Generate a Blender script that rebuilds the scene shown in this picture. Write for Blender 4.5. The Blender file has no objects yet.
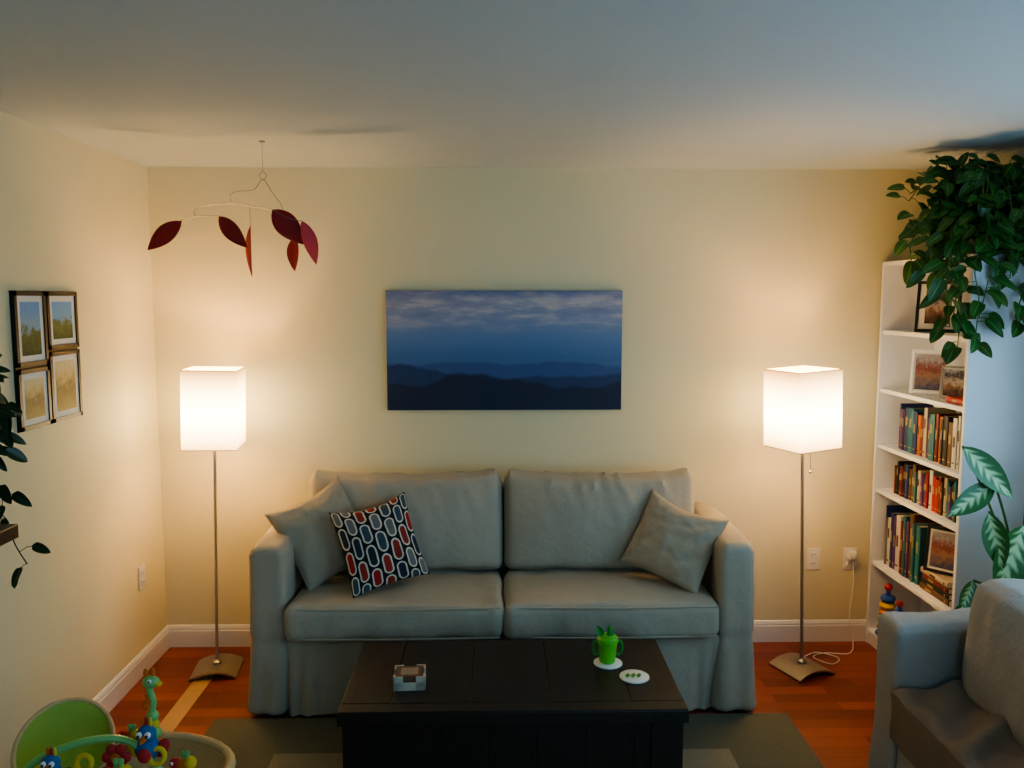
import bpy, math, random
from mathutils import Vector, Matrix, noise
random.seed(7)
scene = bpy.context.scene
COL = scene.collection
V = Vector
scene.view_settings.look = 'AgX - Medium High Contrast'

# ------------------------------------------------------------------ materials
def new_mat(name):
    m = bpy.data.materials.new(name); m.use_nodes = True
    nt = m.node_tree
    return m, nt, nt.nodes["Principled BSDF"]

def N(nt, t, **kw):
    n = nt.nodes.new(t)
    for k, v in kw.items(): setattr(n, k, v)
    return n

def mixc(nt, fac, a, b, mode='MIX'):
    n = N(nt, 'ShaderNodeMix', data_type='RGBA', blend_type=mode)
    for i, x in ((0, fac), (6, a), (7, b)):
        if hasattr(x, 'is_linked'): nt.links.new(x, n.inputs[i])
        elif i == 0: n.inputs[0].default_value = x
        else: n.inputs[i].default_value = (*x[:3], 1)
    return n.outputs[2]

def mth(nt, op, a, b=None, c=None, clamp=False):
    n = N(nt, 'ShaderNodeMath', operation=op, use_clamp=clamp)
    for i, x in enumerate((a, b, c)):
        if x is None: continue
        if hasattr(x, 'is_linked'): nt.links.new(x, n.inputs[i])
        else: n.inputs[i].default_value = x
    return n.outputs[0]

def ramp(nt, fac, stops, interp='LINEAR'):
    n = N(nt, 'ShaderNodeValToRGB'); cr = n.color_ramp; cr.interpolation = interp
    while len(cr.elements) < len(stops): cr.elements.new(.5)
    for e, (p, c) in zip(cr.elements, stops):
        e.position = p; e.color = (*c[:3], 1)
    nt.links.new(fac, n.inputs[0]); return n.outputs[0]

def objco(nt):
    return N(nt, 'ShaderNodeTexCoord').outputs['Object']

def noise_n(nt, vec, scale, detail=3, rough=.5):
    n = N(nt, 'ShaderNodeTexNoise'); n.inputs['Scale'].default_value = scale
    n.inputs['Detail'].default_value = detail; n.inputs['Roughness'].default_value = rough
    if vec is not None: nt.links.new(vec, n.inputs['Vector'])
    return n.outputs['Fac']

def bump(nt, b, h, strength, dist=.01):
    n = N(nt, 'ShaderNodeBump'); n.inputs['Strength'].default_value = strength
    n.inputs['Distance'].default_value = dist
    nt.links.new(h, n.inputs['Height']); nt.links.new(n.outputs[0], b.inputs['Normal'])

def mat(name, col, rough=.6, metal=0., var=.12, vs=6., bs=None, bstr=.2, emit=None, es=0, trans=0):
    m, nt, b = new_mat(name)
    co = objco(nt)
    f = noise_n(nt, co, vs)
    d = tuple(c * (1 - var) for c in col); u = tuple(min(1, c * (1 + var)) for c in col)
    c = mixc(nt, f, d, u)
    nt.links.new(c, b.inputs['Base Color'])
    b.inputs['Roughness'].default_value = rough; b.inputs['Metallic'].default_value = metal
    if bs: bump(nt, b, noise_n(nt, co, bs, 2), bstr, .004)
    if emit:
        b.inputs['Emission Color'].default_value = (*emit, 1); b.inputs['Emission Strength'].default_value = es
    if trans: b.inputs['Transmission Weight'].default_value = trans
    return m

def fabric(name, col, var=.1):
    m, nt, b = new_mat(name); co = objco(nt)
    f = noise_n(nt, co, 5, 4); f2 = noise_n(nt, co, 260, 2)
    c = mixc(nt, f, tuple(x*(1-var) for x in col), tuple(x*(1+var) for x in col))
    c = mixc(nt, mth(nt, 'MULTIPLY', f2, .25), c, tuple(x*.55 for x in col))
    nt.links.new(c, b.inputs['Base Color']); b.inputs['Roughness'].default_value = .95
    b.inputs['Specular IOR Level'].default_value = .15
    h = mth(nt, 'ADD', mth(nt, 'MULTIPLY', noise_n(nt, co, 14, 4, .6), 1.0), mth(nt, 'MULTIPLY', f2, .15))
    bump(nt, b, h, .45, .015)
    return m

M_wall = mat('wall_paint', (.69, .625, .42), .75, var=.03, vs=2, bs=120, bstr=.08)
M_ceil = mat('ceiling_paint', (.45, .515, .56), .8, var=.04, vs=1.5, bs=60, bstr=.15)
M_trim = mat('trim_white', (.72, .71, .68), .45, var=.03)
M_sofa = fabric('sofa_linen', (.46, .405, .32))
M_pill = fabric('pillow_linen', (.43, .37, .28))
M_chair = fabric('armchair_linen', (.40, .38, .355))
M_blank = fabric('blanket_wool', (.25, .19, .145))
M_steel = mat('brushed_steel', (.45, .42, .37), .33, 1., var=.08, vs=30)
M_white = mat('white_laminate', (.78, .80, .86), .45, var=.03)
M_plast = mat('white_plastic', (.75, .73, .68), .4, var=.02)
M_slot = mat('outlet_slot', (.05, .04, .03), .6)
M_frame = mat('black_frame', (.008, .007, .007), .45, var=.2)
M_mat = mat('white_mat', (.66, .67, .64), .8, var=.02)
M_soil = mat('soil', (.03, .02, .012), 1, var=.4, vs=60, bs=80, bstr=.8)
M_stem = mat('vine_green', (.06, .13, .03), .6)
M_dkstem = mat('vine_dark', (.02, .04, .015), .6)
M_wire = mat('wire_grey', (.25, .23, .2), .4, .8)
M_page = mat('book_pages', (.66, .60, .47), .9, var=.1, vs=80)

def wood_mat():
    m, nt, b = new_mat('black_brown_wood'); co = objco(nt)
    mp = N(nt, 'ShaderNodeMapping'); nt.links.new(co, mp.inputs[0]); mp.inputs['Scale'].default_value = (30, 2.2, 30)
    g = noise_n(nt, mp.outputs[0], 2, 6, .65)
    nt.links.new(ramp(nt, g, [(.3, (.006, .0045, .004)), (.6, (.016, .010, .008)), (.8, (.028, .017, .012))]), b.inputs['Base Color'])
    b.inputs['Roughness'].default_value = .42; bump(nt, b, g, .15, .003)
    return m
M_black = wood_mat()
M_blackgap = mat('black_gap', (.003, .0025, .002), .8)

def floor_mat():
    m, nt, b = new_mat('cherry_floor'); co = objco(nt)
    br = N(nt, 'ShaderNodeTexBrick'); nt.links.new(co, br.inputs['Vector'])
    br.offset = .37; br.offset_frequency = 2
    br.inputs['Scale'].default_value = 1; br.inputs['Brick Width'].default_value = .42
    br.inputs['Row Height'].default_value = .075; br.inputs['Mortar Size'].default_value = .0012
    br.inputs['Bias'].default_value = 0
    br.inputs['Color1'].default_value = (.17, .026, .014, 1); br.inputs['Color2'].default_value = (.38, .080, .040, 1)
    br.inputs['Mortar'].default_value = (.05, .012, .006, 1)
    mp = N(nt, 'ShaderNodeMapping'); nt.links.new(co, mp.inputs[0]); mp.inputs['Scale'].default_value = (3, 40, 1)
    g = noise_n(nt, mp.outputs[0], 2, 5, .6)
    c = mixc(nt, mth(nt, 'MULTIPLY', g, .6), br.outputs['Color'], (.12, .02, .01))
    nt.links.new(c, b.inputs['Base Color']); b.inputs['Roughness'].default_value = .32
    bump(nt, b, br.outputs['Fac'], -.15, .002)
    return m
M_floor = floor_mat()
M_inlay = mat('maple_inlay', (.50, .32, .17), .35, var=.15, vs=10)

def rug_mat():
    m, nt, b = new_mat('rug_wool'); co = objco(nt)
    s = N(nt, 'ShaderNodeSeparateXYZ'); nt.links.new(co, s.inputs[0])
    inx = mth(nt, 'LESS_THAN', mth(nt, 'ABSOLUTE', s.outputs[0]), .90)
    iny = mth(nt, 'LESS_THAN', s.outputs[1], .30)
    fld = mth(nt, 'MULTIPLY', inx, iny)
    f = noise_n(nt, co, 150, 2); f0 = noise_n(nt, co, 4, 3)
    g = mixc(nt, f0, (.13, .13, .09), (.175, .175, .12))
    c = mixc(nt, fld, g, (.32, .30, .21))
    c = mixc(nt, mth(nt, 'MULTIPLY', f, .5), c, (.07, .065, .045))
    nt.links.new(c, b.inputs['Base Color']); b.inputs['Roughness'].default_value = 1
    bump(nt, b, f, .8, .006); return m
M_rug = rug_mat()

def print_mat():
    m, nt, b = new_mat('landscape_print')
    uv = N(nt, 'ShaderNodeTexCoord').outputs['UV']
    s = N(nt, 'ShaderNodeSeparateXYZ'); nt.links.new(uv, s.inputs[0]); x, v = s.outputs[0], s.outputs[1]
    c = ramp(nt, v, [(0, (.008, .016, .055)), (.3, (.02, .055, .17)), (.45, (.055, .14, .34)), (.6, (.10, .20, .41)),
                     (.75, (.19, .25, .42)), (.9, (.24, .27, .40)), (1, (.13, .17, .33))])
    mp = N(nt, 'ShaderNodeMapping'); nt.links.new(uv, mp.inputs[0]); mp.inputs['Scale'].default_value = (3.0, 6.5, 1)
    mp.inputs['Location'].default_value = (2.3, .4, 0)
    cl = noise_n(nt, mp.outputs[0], 1.5, 6, .6)
    zone = mth(nt, 'SUBTRACT', 1., mth(nt, 'MULTIPLY', mth(nt, 'ABSOLUTE', mth(nt, 'SUBTRACT', v, .86)), 4.5), clamp=True)
    band = mth(nt, 'MULTIPLY', zone, mth(nt, 'MULTIPLY', mth(nt, 'SUBTRACT', cl, .47), 7., clamp=True))
    c = mixc(nt, mth(nt, 'MULTIPLY', band, .85), c, (.52, .47, .50))
    dk = mth(nt, 'MULTIPLY', zone, mth(nt, 'MULTIPLY', mth(nt, 'SUBTRACT', .43, cl), 6., clamp=True))
    c = mixc(nt, mth(nt, 'MULTIPLY', dk, .6), c, (.07, .10, .24))
    for i, (h, amp, sc, col) in enumerate([(.46, .10, 2.4, (.06, .14, .33)), (.40, .15, 2.6, (.030, .08, .23)),
                                           (.34, .22, 2.8, (.014, .034, .11)), (.26, .25, 2.6, (.007, .015, .05))]):
        cb = N(nt, 'ShaderNodeCombineXYZ'); nt.links.new(x, cb.inputs[0]); cb.inputs[1].default_value = i*3.7+1.4
        hh = mth(nt, 'ADD', mth(nt, 'MULTIPLY', mth(nt, 'SUBTRACT', noise_n(nt, cb.outputs[0], sc, 4, .45), .5), amp*1.6), h)
        k = mth(nt, 'MULTIPLY', mth(nt, 'SUBTRACT', hh, v), 40., clamp=True)
        c = mixc(nt, mth(nt, 'MULTIPLY', k, .85), c, col)
    nt.links.new(c, b.inputs['Base Color']); b.inputs['Roughness'].default_value = .7
    return m
M_print = print_mat()

def pattern_mat():
    m, nt, b = new_mat('oval_pattern_cloth')
    uv = N(nt, 'ShaderNodeTexCoord').outputs['UV']
    s = N(nt, 'ShaderNodeSeparateXYZ'); nt.links.new(uv, s.inputs[0])
    X = mth(nt, 'MULTIPLY', s.outputs[0], 7.0); col = mth(nt, 'FLOOR', X)
    Y = mth(nt, 'ADD', mth(nt, 'MULTIPLY', s.outputs[1], 4.0), mth(nt, 'MULTIPLY', mth(nt, 'MODULO', col, 2.), .5))
    row = mth(nt, 'FLOOR', Y)
    fx = mth(nt, 'MULTIPLY', mth(nt, 'SUBTRACT', mth(nt, 'FRACT', X), .5), 2.)
    fy = mth(nt, 'MULTIPLY', mth(nt, 'SUBTRACT', mth(nt, 'FRACT', Y), .5), 2.)
    ax_ = mth(nt, 'ABSOLUTE', fx); ay_ = mth(nt, 'ABSOLUTE', fy)
    # capsule distance: straight sides, round ends (cell is 4:7 tall)
    yy = mth(nt, 'MAXIMUM', mth(nt, 'SUBTRACT', mth(nt, 'MULTIPLY', ay_, 1.75), .80), 0.)
    d = mth(nt, 'SQRT', mth(nt, 'ADD', mth(nt, 'MULTIPLY', ax_, ax_), mth(nt, 'MULTIPLY', yy, yy)))
    cb = N(nt, 'ShaderNodeCombineXYZ'); nt.links.new(col, cb.inputs[0]); nt.links.new(row, cb.inputs[1])
    wn = N(nt, 'ShaderNodeTexWhiteNoise', noise_dimensions='2D'); nt.links.new(cb.outputs[0], wn.inputs['Vector'])
    fill = ramp(nt, wn.outputs['Value'], [(0, (.38, .02, .02)), (.28, (.16, .16, .16)), (.45, (.02, .03, .05)),
                                          (.6, (.30, .03, .02)), (.8, (.05, .08, .11))], 'CONSTANT')
    c = mixc(nt, mth(nt, 'LESS_THAN', d, .82), (.010, .011, .018), (.64, .58, .48))
    c = mixc(nt, mth(nt, 'LESS_THAN', d, .56), c, fill)
    nt.links.new(c, b.inputs['Base Color']); b.inputs['Roughness'].default_value = .95
    return m
M_patt = pattern_mat()

def leaf_mat(name, a, bcol, varieg=None):
    m, nt, b = new_mat(name)
    tc = N(nt, 'ShaderNodeTexCoord'); s = N(nt, 'ShaderNodeSeparateXYZ'); nt.links.new(tc.outputs['UV'], s.inputs[0])
    c = mixc(nt, noise_n(nt, tc.outputs['Object'], 9, 2), a, bcol)
    au = mth(nt, 'ABSOLUTE', mth(nt, 'MULTIPLY', mth(nt, 'SUBTRACT', s.outputs[0], .5), 2.))
    if varieg:
        w = mth(nt, 'SINE', mth(nt, 'MULTIPLY', mth(nt, 'SUBTRACT', s.outputs[1], mth(nt, 'MULTIPLY', au, .22)), 42.))
        nz = noise_n(nt, tc.outputs['Object'], 25, 3)
        k = mth(nt, 'SUBTRACT', mth(nt, 'ADD', mth(nt, 'MULTIPLY', w, .35), mth(nt, 'ADD', .2, nz)), mth(nt, 'MULTIPLY', au, 1.5))
        c = mixc(nt, mth(nt, 'MULTIPLY', k, 1.6, clamp=True), c, varieg)
    else:
        c = mixc(nt, mth(nt, 'LESS_THAN', au, .06), c, tuple(min(1, x*2.2) for x in bcol))
    nt.links.new(c, b.inputs['Base Color']); b.inputs['Roughness'].default_value = .35
    return m
M_leaf = leaf_mat('pothos_leaf', (.018, .075, .014), (.055, .16, .03))
M_leafd = leaf_mat('dark_leaf', (.010, .032, .012), (.022, .055, .02))
M_dief = leaf_mat('dieffenbachia_leaf', (.02, .10, .02), (.04, .15, .03), (.38, .52, .26))

def shade_mat():
    m, nt, b = new_mat('lit_shade_fabric'); co = objco(nt)
    s = N(nt, 'ShaderNodeSeparateXYZ'); nt.links.new(co, s.inputs[0])
    b.inputs['Base Color'].default_value = (.8, .66, .42, 1); b.inputs['Roughness'].default_value = .9
    d = mth(nt, 'ABSOLUTE', mth(nt, 'SUBTRACT', s.outputs[2], 1.27))
    c = ramp(nt, mth(nt, 'MULTIPLY', d, 4.6), [(0, (1., .76, .42)), (.5, (1., .66, .30)), (1, (1., .46, .12))])
    st = mth(nt, 'SUBTRACT', 14.5, mth(nt, 'MULTIPLY', d, 64.))
    nt.links.new(c, b.inputs['Emission Color']); nt.links.new(st, b.inputs['Emission Strength'])
    return m
M_shade = shade_mat()
M_bulb = mat('bulb_glass', (.9, .8, .6), .4, emit=(1, .75, .45), es=12)

# ------------------------------------------------------------------ mesh builder
def ax(h, r, step):
    inner = h - r; n = max(1, round(2*inner/step))
    return [-h, -h+r*.35, -h+r*.7] + [-inner+2*inner*i/n for i in range(n+1)] + [h-r*.7, h-r*.35, h]

class MB:
    def __init__(s): s.v = []; s.f = []; s.m = []; s.uv = []
    def add(s, vs, fs, mi=0, M=None, uvs=None):
        o = len(s.v)
        s.v += [tuple(M @ V(p)) if M else tuple(p) for p in vs]
        for f in fs:
            s.f.append([i+o for i in f]); s.m.append(mi)
            s.uv.append([uvs[i] for i in f] if uvs else [(0, 0)]*len(f))
        return s
    def box(s, lo, hi, mi=0, M=None):
        x0, y0, z0 = lo; x1, y1, z1 = hi
        vs = [(x0,y0,z0),(x1,y0,z0),(x1,y1,z0),(x0,y1,z0),(x0,y0,z1),(x1,y0,z1),(x1,y1,z1),(x0,y1,z1)]
        fs = [(0,3,2,1),(4,5,6,7),(0,1,5,4),(1,2,6,5),(2,3,7,6),(3,0,4,7)]
        return s.add(vs, fs, mi, M)
    def tube(s, pts, r, n=8, mi=0, closed=False, M=None):
        pts = [V(p) for p in pts]; k = len(pts)
        rs = r if isinstance(r, (list, tuple)) else [r]*k
        vs = []; up = None
        for i, p in enumerate(pts):
            if closed: t = pts[(i+1) % k] - pts[i-1]
            else: t = pts[min(i+1, k-1)] - pts[max(i-1, 0)]
            t.normalize()
            if up is None:
                up = V((0, 0, 1)) if abs(t.z) < .9 else V((1, 0, 0))
            a = (up - t*up.dot(t)).normalized(); up = a; b = t.cross(a)
            for j in range(n):
                q = 2*math.pi*j/n
                vs.append(p + (a*math.cos(q) + b*math.sin(q))*rs[i])
        fs = []
        for i in range(k if closed else k-1):
            for j in range(n):
                i2 = (i+1) % k
                fs.append((i*n+j, i*n+(j+1) % n, i2*n+(j+1) % n, i2*n+j))
        if not closed:
            fs.append(tuple(range(n))[::-1]); fs.append(tuple((k-1)*n+j for j in range(n)))
        return s.add(vs, fs, mi, M)
    def lathe(s, prof, c=(0, 0, 0), n=24, mi=0, M=None):
        vs = []; fs = []
        for r, z in prof:
            for j in range(n):
                q = 2*math.pi*j/n; vs.append((c[0]+max(r, 1e-4)*math.cos(q), c[1]+max(r, 1e-4)*math.sin(q), c[2]+z))
        for i in range(len(prof)-1):
            for j in range(n):
                fs.append((i*n+j, i*n+(j+1) % n, (i+1)*n+(j+1) % n, (i+1)*n+j))
        fs.append(tuple(range(n))[::-1]); fs.append(tuple((len(prof)-1)*n+j for j in range(n)))
        return s.add(vs, fs, mi, M)
    def ball(s, c, rad, mi=0, M=None, n=14, m=9):
        if not isinstance(rad, (tuple, list)): rad = (rad,)*3
        prof = [(math.sin(math.pi*i/m), -math.cos(math.pi*i/m)) for i in range(m+1)]
        T = Matrix.Translation(V(c)) @ (M or Matrix()) @ Matrix.Diagonal((*rad, 1))
        return s.lathe(prof, (0, 0, 0), n, mi, T)
    def rbox(s, lo, hi, r, step=.04, fn=None, mi=0, M=None):
        c = [(a+b)/2 for a, b in zip(lo, hi)]; h = [(b-a)/2 for a, b in zip(lo, hi)]
        A = [ax(h[i], r, step) for i in range(3)]; n = [len(a)-1 for a in A]
        idx = {}; vs = []
        def gv(t):
            if t in idx: return idx[t]
            p = V((A[0][t[0]], A[1][t[1]], A[2][t[2]]))
            q = V([max(-(h[i]-r), min(h[i]-r, p[i])) for i in range(3)])
            d = (p-q).normalized(); uvw = V((p.x/h[0], p.y/h[1], p.z/h[2]))
            p = q + d*r + V(c)
            if fn: p = fn(p, d, uvw)
            idx[t] = len(vs); vs.append(p); return idx[t]
        fs = []
        for a in range(3):
            b, e = (a+1) % 3, (a+2) % 3
            for side in (0, n[a]):
                for i in range(n[b]):
                    for j in range(n[e]):
                        q = []
                        for (di, dj) in ((0, 0), (1, 0), (1, 1), (0, 1)):
                            t = [0, 0, 0]; t[a] = side; t[b] = i+di; t[e] = j+dj; q.append(gv(tuple(t)))
                        fs.append(tuple(q if side else q[::-1]))
        return s.add(vs, fs, mi, M)
    def leaf(s, base, d, up, L, W, droop=.2, mi=0, heart=True, clamp=None, nt=8):
        d = V(d).normalized(); up = V(up); sd = d.cross(up)
        if sd.length < 1e-3: sd = d.cross(V((1, .3, 0)))
        sd.normalize(); un = sd.cross(d).normalized()
        vs = []; uvs = []
        for i in range(nt+1):
            t = i/nt
            if heart: w = (max(t, 0)**.42)*((1-t)**.72)*1.75
            else: w = math.sin(math.pi*min(1, t**.85))**.9
            w *= W/2
            for u in (-1, -.5, 0, .5, 1):
                p = V(base) + d*(t*L - (abs(u)*.10*L*(1-t) if heart else 0)) + sd*(u*w) + un*(abs(u)**1.5*w*.30 - droop*t*t*L)
                if clamp: p = clamp(p)
                vs.append(p); uvs.append((u*.5+.5, t))
        fs = [(i*5+j, i*5+j+1, i*5+j+6, i*5+j+5) for i in range(nt) for j in range(4)]
        return s.add(vs, fs, mi, None, uvs)
    def done(s, name, mats, parent=None, loc=(0, 0, 0), rot=(0, 0, 0), smooth=35, bevel=0, recalc=False, **props):
        me = bpy.data.meshes.new(name); me.from_pydata(s.v, [], s.f)
        for m in (mats if isinstance(mats, (list, tuple)) else [mats]): me.materials.append(m)
        me.polygons.foreach_set('material_index', s.m)
        ul = me.uv_layers.new(name='UVMap'); flat = []
        for u in s.uv:
            for a in u: flat += [a[0], a[1]]
        ul.data.foreach_set('uv', flat)
        if recalc:
            import bmesh
            bm = bmesh.new(); bm.from_mesh(me); bmesh.ops.recalc_face_normals(bm, faces=bm.faces); bm.to_mesh(me); bm.free()
        if smooth:
            me.polygons.foreach_set('use_smooth', [True]*len(me.polygons))
            me.set_sharp_from_angle(angle=math.radians(smooth))
        me.update()
        ob = bpy.data.objects.new(name, me); COL.objects.link(ob)
        ob.location = loc; ob.rotation_euler = rot
        if parent: ob.parent = parent
        if bevel:
            md = ob.modifiers.new('bevel', 'BEVEL'); md.width = bevel; md.segments = 2; md.limit_method = 'ANGLE'
        for k, v in props.items(): ob[k] = v
        return ob

def thing(name, loc, label, cat, rot=(0, 0, 0), group=None):
    e = bpy.data.objects.new(name, None); e.empty_display_size = .05
    COL.objects.link(e); e.location = loc; e.rotation_euler = rot
    e['label'] = label; e['category'] = cat
    if group: e['group'] = group
    return e

def catmull(P, n=6, closed=False):
    P = [V(p) for p in P]; out = []; k = len(P)
    for i in range(k if closed else k-1):
        if closed: a, b, c, d = P[i-1], P[i], P[(i+1) % k], P[(i+2) % k]
        else: a, b, c, d = P[max(i-1, 0)], P[i], P[i+1], P[min(i+2, k-1)]
        for j in range(n):
            t = j/n
            out.append(.5*((2*b) + (c-a)*t + (2*a-5*b+4*c-d)*t*t + (3*b-a-3*c+d)*t**3))
    if not closed: out.append(P[-1])
    return out

# ------------------------------------------------------------------ room
XL, XR, YB, YF, ZC = -1.70, 2.25, 4.19, -1.6, 2.44
def struct(mb, name, m, **k):
    o = mb.done(name, m, smooth=0, **k); o['kind'] = 'structure'; return o
struct(MB().box((XL-.1, YF-.1, -.1), (XR+.1, YB+.1, 0)), 'floor', M_floor)
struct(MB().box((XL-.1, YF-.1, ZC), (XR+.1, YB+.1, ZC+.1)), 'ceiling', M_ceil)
struct(MB().box((XL-.1, YB, 0), (XR+.1, YB+.1, ZC)), 'wall_back', M_wall)
struct(MB().box((XL-.1, YF, 0), (XL, YB, ZC)), 'wall_left', M_wall)
wy0, wy1, wz0, wz1 = .5, 3.0, .9, 2.15
struct(MB().box((XR, YF, 0), (XR+.1, wy0, ZC)).box((XR, wy1, 0), (XR+.1, YB, ZC)).box((XR, wy0, 0), (XR+.1, wy1, wz0))
       .box((XR, wy0, wz1), (XR+.1, wy1, ZC)), 'wall_right', M_wall)
fx0, fx1, fz0, fz1 = .3, 2.1, .5, 2.1
struct(MB().box((XL, YF-.1, 0), (fx0, YF, ZC)).box((fx1, YF-.1, 0), (XR, YF, ZC)).box((fx0, YF-.1, 0), (fx1, YF, fz0))
       .box((fx0, YF-.1, fz1), (fx1, YF, ZC)), 'wall_front', M_wall)
w = MB()
for (a, b) in ((wy0, wy0+.05), (wy1-.05, wy1), ((wy0+wy1)/2-.025, (wy0+wy1)/2+.025)): w.box((XR+.02, a, wz0), (XR+.07, b, wz1))
w.box((XR+.02, wy0, wz0), (XR+.07, wy1, wz0+.05)).box((XR+.02, wy0, wz1-.05), (XR+.07, wy1, wz1))
struct(w, 'window_1', M_trim)
w = MB()
for (a, b) in ((fx0, fx0+.05), (fx1-.05, fx1), ((fx0+fx1)/2-.025, (fx0+fx1)/2+.025)): w.box((a, YF-.07, fz0), (b, YF-.02, fz1))
w.box((fx0, YF-.07, fz0), (fx1, YF-.02, fz0+.05)).box((fx0, YF-.07, fz1-.05), (fx1, YF-.02, fz1))
struct(w, 'window_2', M_trim)
# baseboards with a stepped profile
def bboard(name, p0, p1, nrm):
    p0, p1, nrm = V(p0), V(p1), V(nrm)
    prof = [(0, 0), (.014, 0), (.014, .085), (.010, .092), (.012, .098), (.006, .112), (0, .115)]
    vs = []
    for p in (p0, p1):
        for a, z in prof: vs.append(p + nrm*a + V((0, 0, z)))
    n = len(prof)
    fs = [(i, (i+1) % n, n+(i+1) % n, n+i) for i in range(n)]
    struct(MB().add(vs, fs), name, M_trim, recalc=True)
bboard('baseboard_back', (XL, YB, 0), (XR, YB, 0), (0, -1, 0))
bboard('baseboard_left', (XL, YF, 0), (XL, YB, 0), (1, 0, 0))
bboard('baseboard_right', (XR, YF, 0), (XR, YB, 0), (-1, 0, 0))
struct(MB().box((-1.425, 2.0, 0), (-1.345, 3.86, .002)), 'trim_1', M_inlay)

# rug
rc = V((.03, 2.82, 0))
mb = MB()
def rugfn(p, d, u):
    return p + V((0, 0, -.002*abs(noise.noise(p*9)))) if u.z > 0 else p
mb.rbox((-1.23, -1.1, .0005), (1.23, .585, .016), .006, .06, rugfn)
rug = mb.done('area_rug', M_rug, None, rc, label='grey-green woven area rug with a pale beige field under the trunk', category='rug')

# ------------------------------------------------------------------ sofa
def cloth_noise(amp, sc=6, seed=0):
    def f(p, d, u):
        q = V((p.x*sc+seed, p.y*sc*1.3, p.z*sc*.9))
        return p + d*(amp*noise.noise(q) + amp*.5*noise.noise(q*2.7))
    return f

def cushion_fn(puff_axis, puff, amp, seed, ear=0.):
    o = [i for i in range(3) if i != puff_axis]
    def f(p, d, u):
        a, b = u[o[0]], u[o[1]]
        k = max(0, (1-a*a))**.6*max(0, (1-b*b))**.6
        off = V((0, 0, 0)); off[puff_axis] = puff*k*(1 if u[puff_axis] > 0 else -1)*(abs(u[puff_axis]))
        e = max(abs(a), abs(b))
        q = V((p.x*7+seed, p.y*7, p.z*3.2))
        w = amp*noise.noise(q) + amp*.7*noise.noise(q*2.3)*(e**2)
        return p + off + d*w
    return f

sofa = thing('sofa', (.037, 3.79, 0), 'two-seat slipcovered sofa in beige-grey linen against the wall', 'sofa')
MB().rbox((-.95, -.32, .05), (.95, .33, .35), .03, .08).done('base', M_sofa, sofa)
MB().rbox((-.95, .21, .06), (.95, .355, .88), .045, .05, cloth_noise(.008, 5)).done('backrest', M_sofa, sofa)
for sx in (-1, 1):
    def armfn(p, d, u, sx=sx):
        q = V((p.x*7+sx*9, p.y*7, p.z*3))
        fl = max(0, .33-p.z)/.33
        w = .007*noise.noise(q)+.004*noise.noise(q*2.5)
        p = p + d*w
        p += V((d.x, d.y, 0))*(fl*.018 + fl*.012*math.sin(p.x*55+p.y*38))
        if .325 < p.z < .35: p -= V((d.x, d.y, 0))*.005
        if u.z > 0: p.z += .012*(1-u.x*u.x) - .012*max(0, -u.y)
        return p
    lo, hi = (-1.085, -.93) if sx < 0 else (.93, 1.085)
    MB().rbox((lo, -.36, .008), (hi, .355, .755), .035, .022, armfn).done('armrest', M_sofa, sofa)
# front skirt
mb = MB(); vs = []; fs = []; nx, nz = 160, 14
for j in range(nz+1):
    for i in range(nx+1):
        x = -.935+1.87*i/nx; z = .345-.335*j/nz; t = j/nz
        edge = max(0, (abs(x)-.78)/.155)
        fold = max(0, 1-abs(noise.noise(V((x*2.6, t*.6, 1))))*3.2)**2
        y = -.335 - .012*t - t*.014*math.sin(x*21+noise.noise(V((x*3, 0, 1)))*3) - edge*t*.018*math.sin(x*95) - .010*noise.noise(V((x*6, z*5, 4))) - t*.022*fold
        vs.append((x, y, z))
for j in range(nz):
    for i in range(nx):
        a = j*(nx+1)+i; fs.append((a, a+nx+1, a+nx+2, a+1))
mb.add(vs, fs).done('skirt', M_sofa, sofa, smooth=60)
# seat cushions
for k, sx in enumerate((-1, 1)):
    x0, x1 = (-.928, -.003) if sx < 0 else (.003, .928)
    c = MB().rbox((x0, -.395, .35), (x1, .13, .50), .035, .024, cushion_fn(2, .026, .012, 11*k)).done('seat_cushion', M_sofa, sofa)
    for zz in (.362, .492):
        pts = catmull([(x0+.012, -.385, zz), ((x0+x1)/2, -.3965, zz), (x1-.012, -.385, zz)], 16)
        MB().tube(pts, .0045, 6).done('piping', M_sofa, c)
# back cushions
for k, sx in enumerate((-1, 1)):
    x0, x1 = (-.458, .458)
    def bf(p, d, u, k=k):
        a, b = u.x, u.z
        kk = max(0, 1-a*a)**.55*max(0, 1-b*b)**.5
        off = V((0, .085*kk*(1 if u.y > 0 else -1)*abs(u.y), 0))
        q = V((p.x*8+k*17, p.y*5, p.z*2.6))
        vert = max(0, u.z*.6+.4)**1.5
        r = 1-abs(noise.noise(V((p.x*11+k*5+p.z*3, 0, p.z*2+k))))*2.6
        w = .009*noise.noise(q) + .017*vert*max(0, r)**2*(1-a**4) + .008*vert*noise.noise(V((p.x*22+k*5, 0, p.z*3+k)))*(1-abs(u.x)*.4)
        top = max(0, u.z)**6
        p = p + off + d*(w*(1-.55*top))
        if u.z > 0: p.z += u.z*(.020*abs(a)**6 - .014*(1-a*a)) - .03*max(0, abs(a)-.94)/.06*u.z
        return p
    MB().rbox((x0, -.065, -.235), (x1, .065, .235), .045, .020, bf).done('back_cushion', M_sofa, sofa,
        loc=(sx*.462, .120, .738), rot=(math.radians(-9), 0, math.radians(-1.5*sx)))

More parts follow.
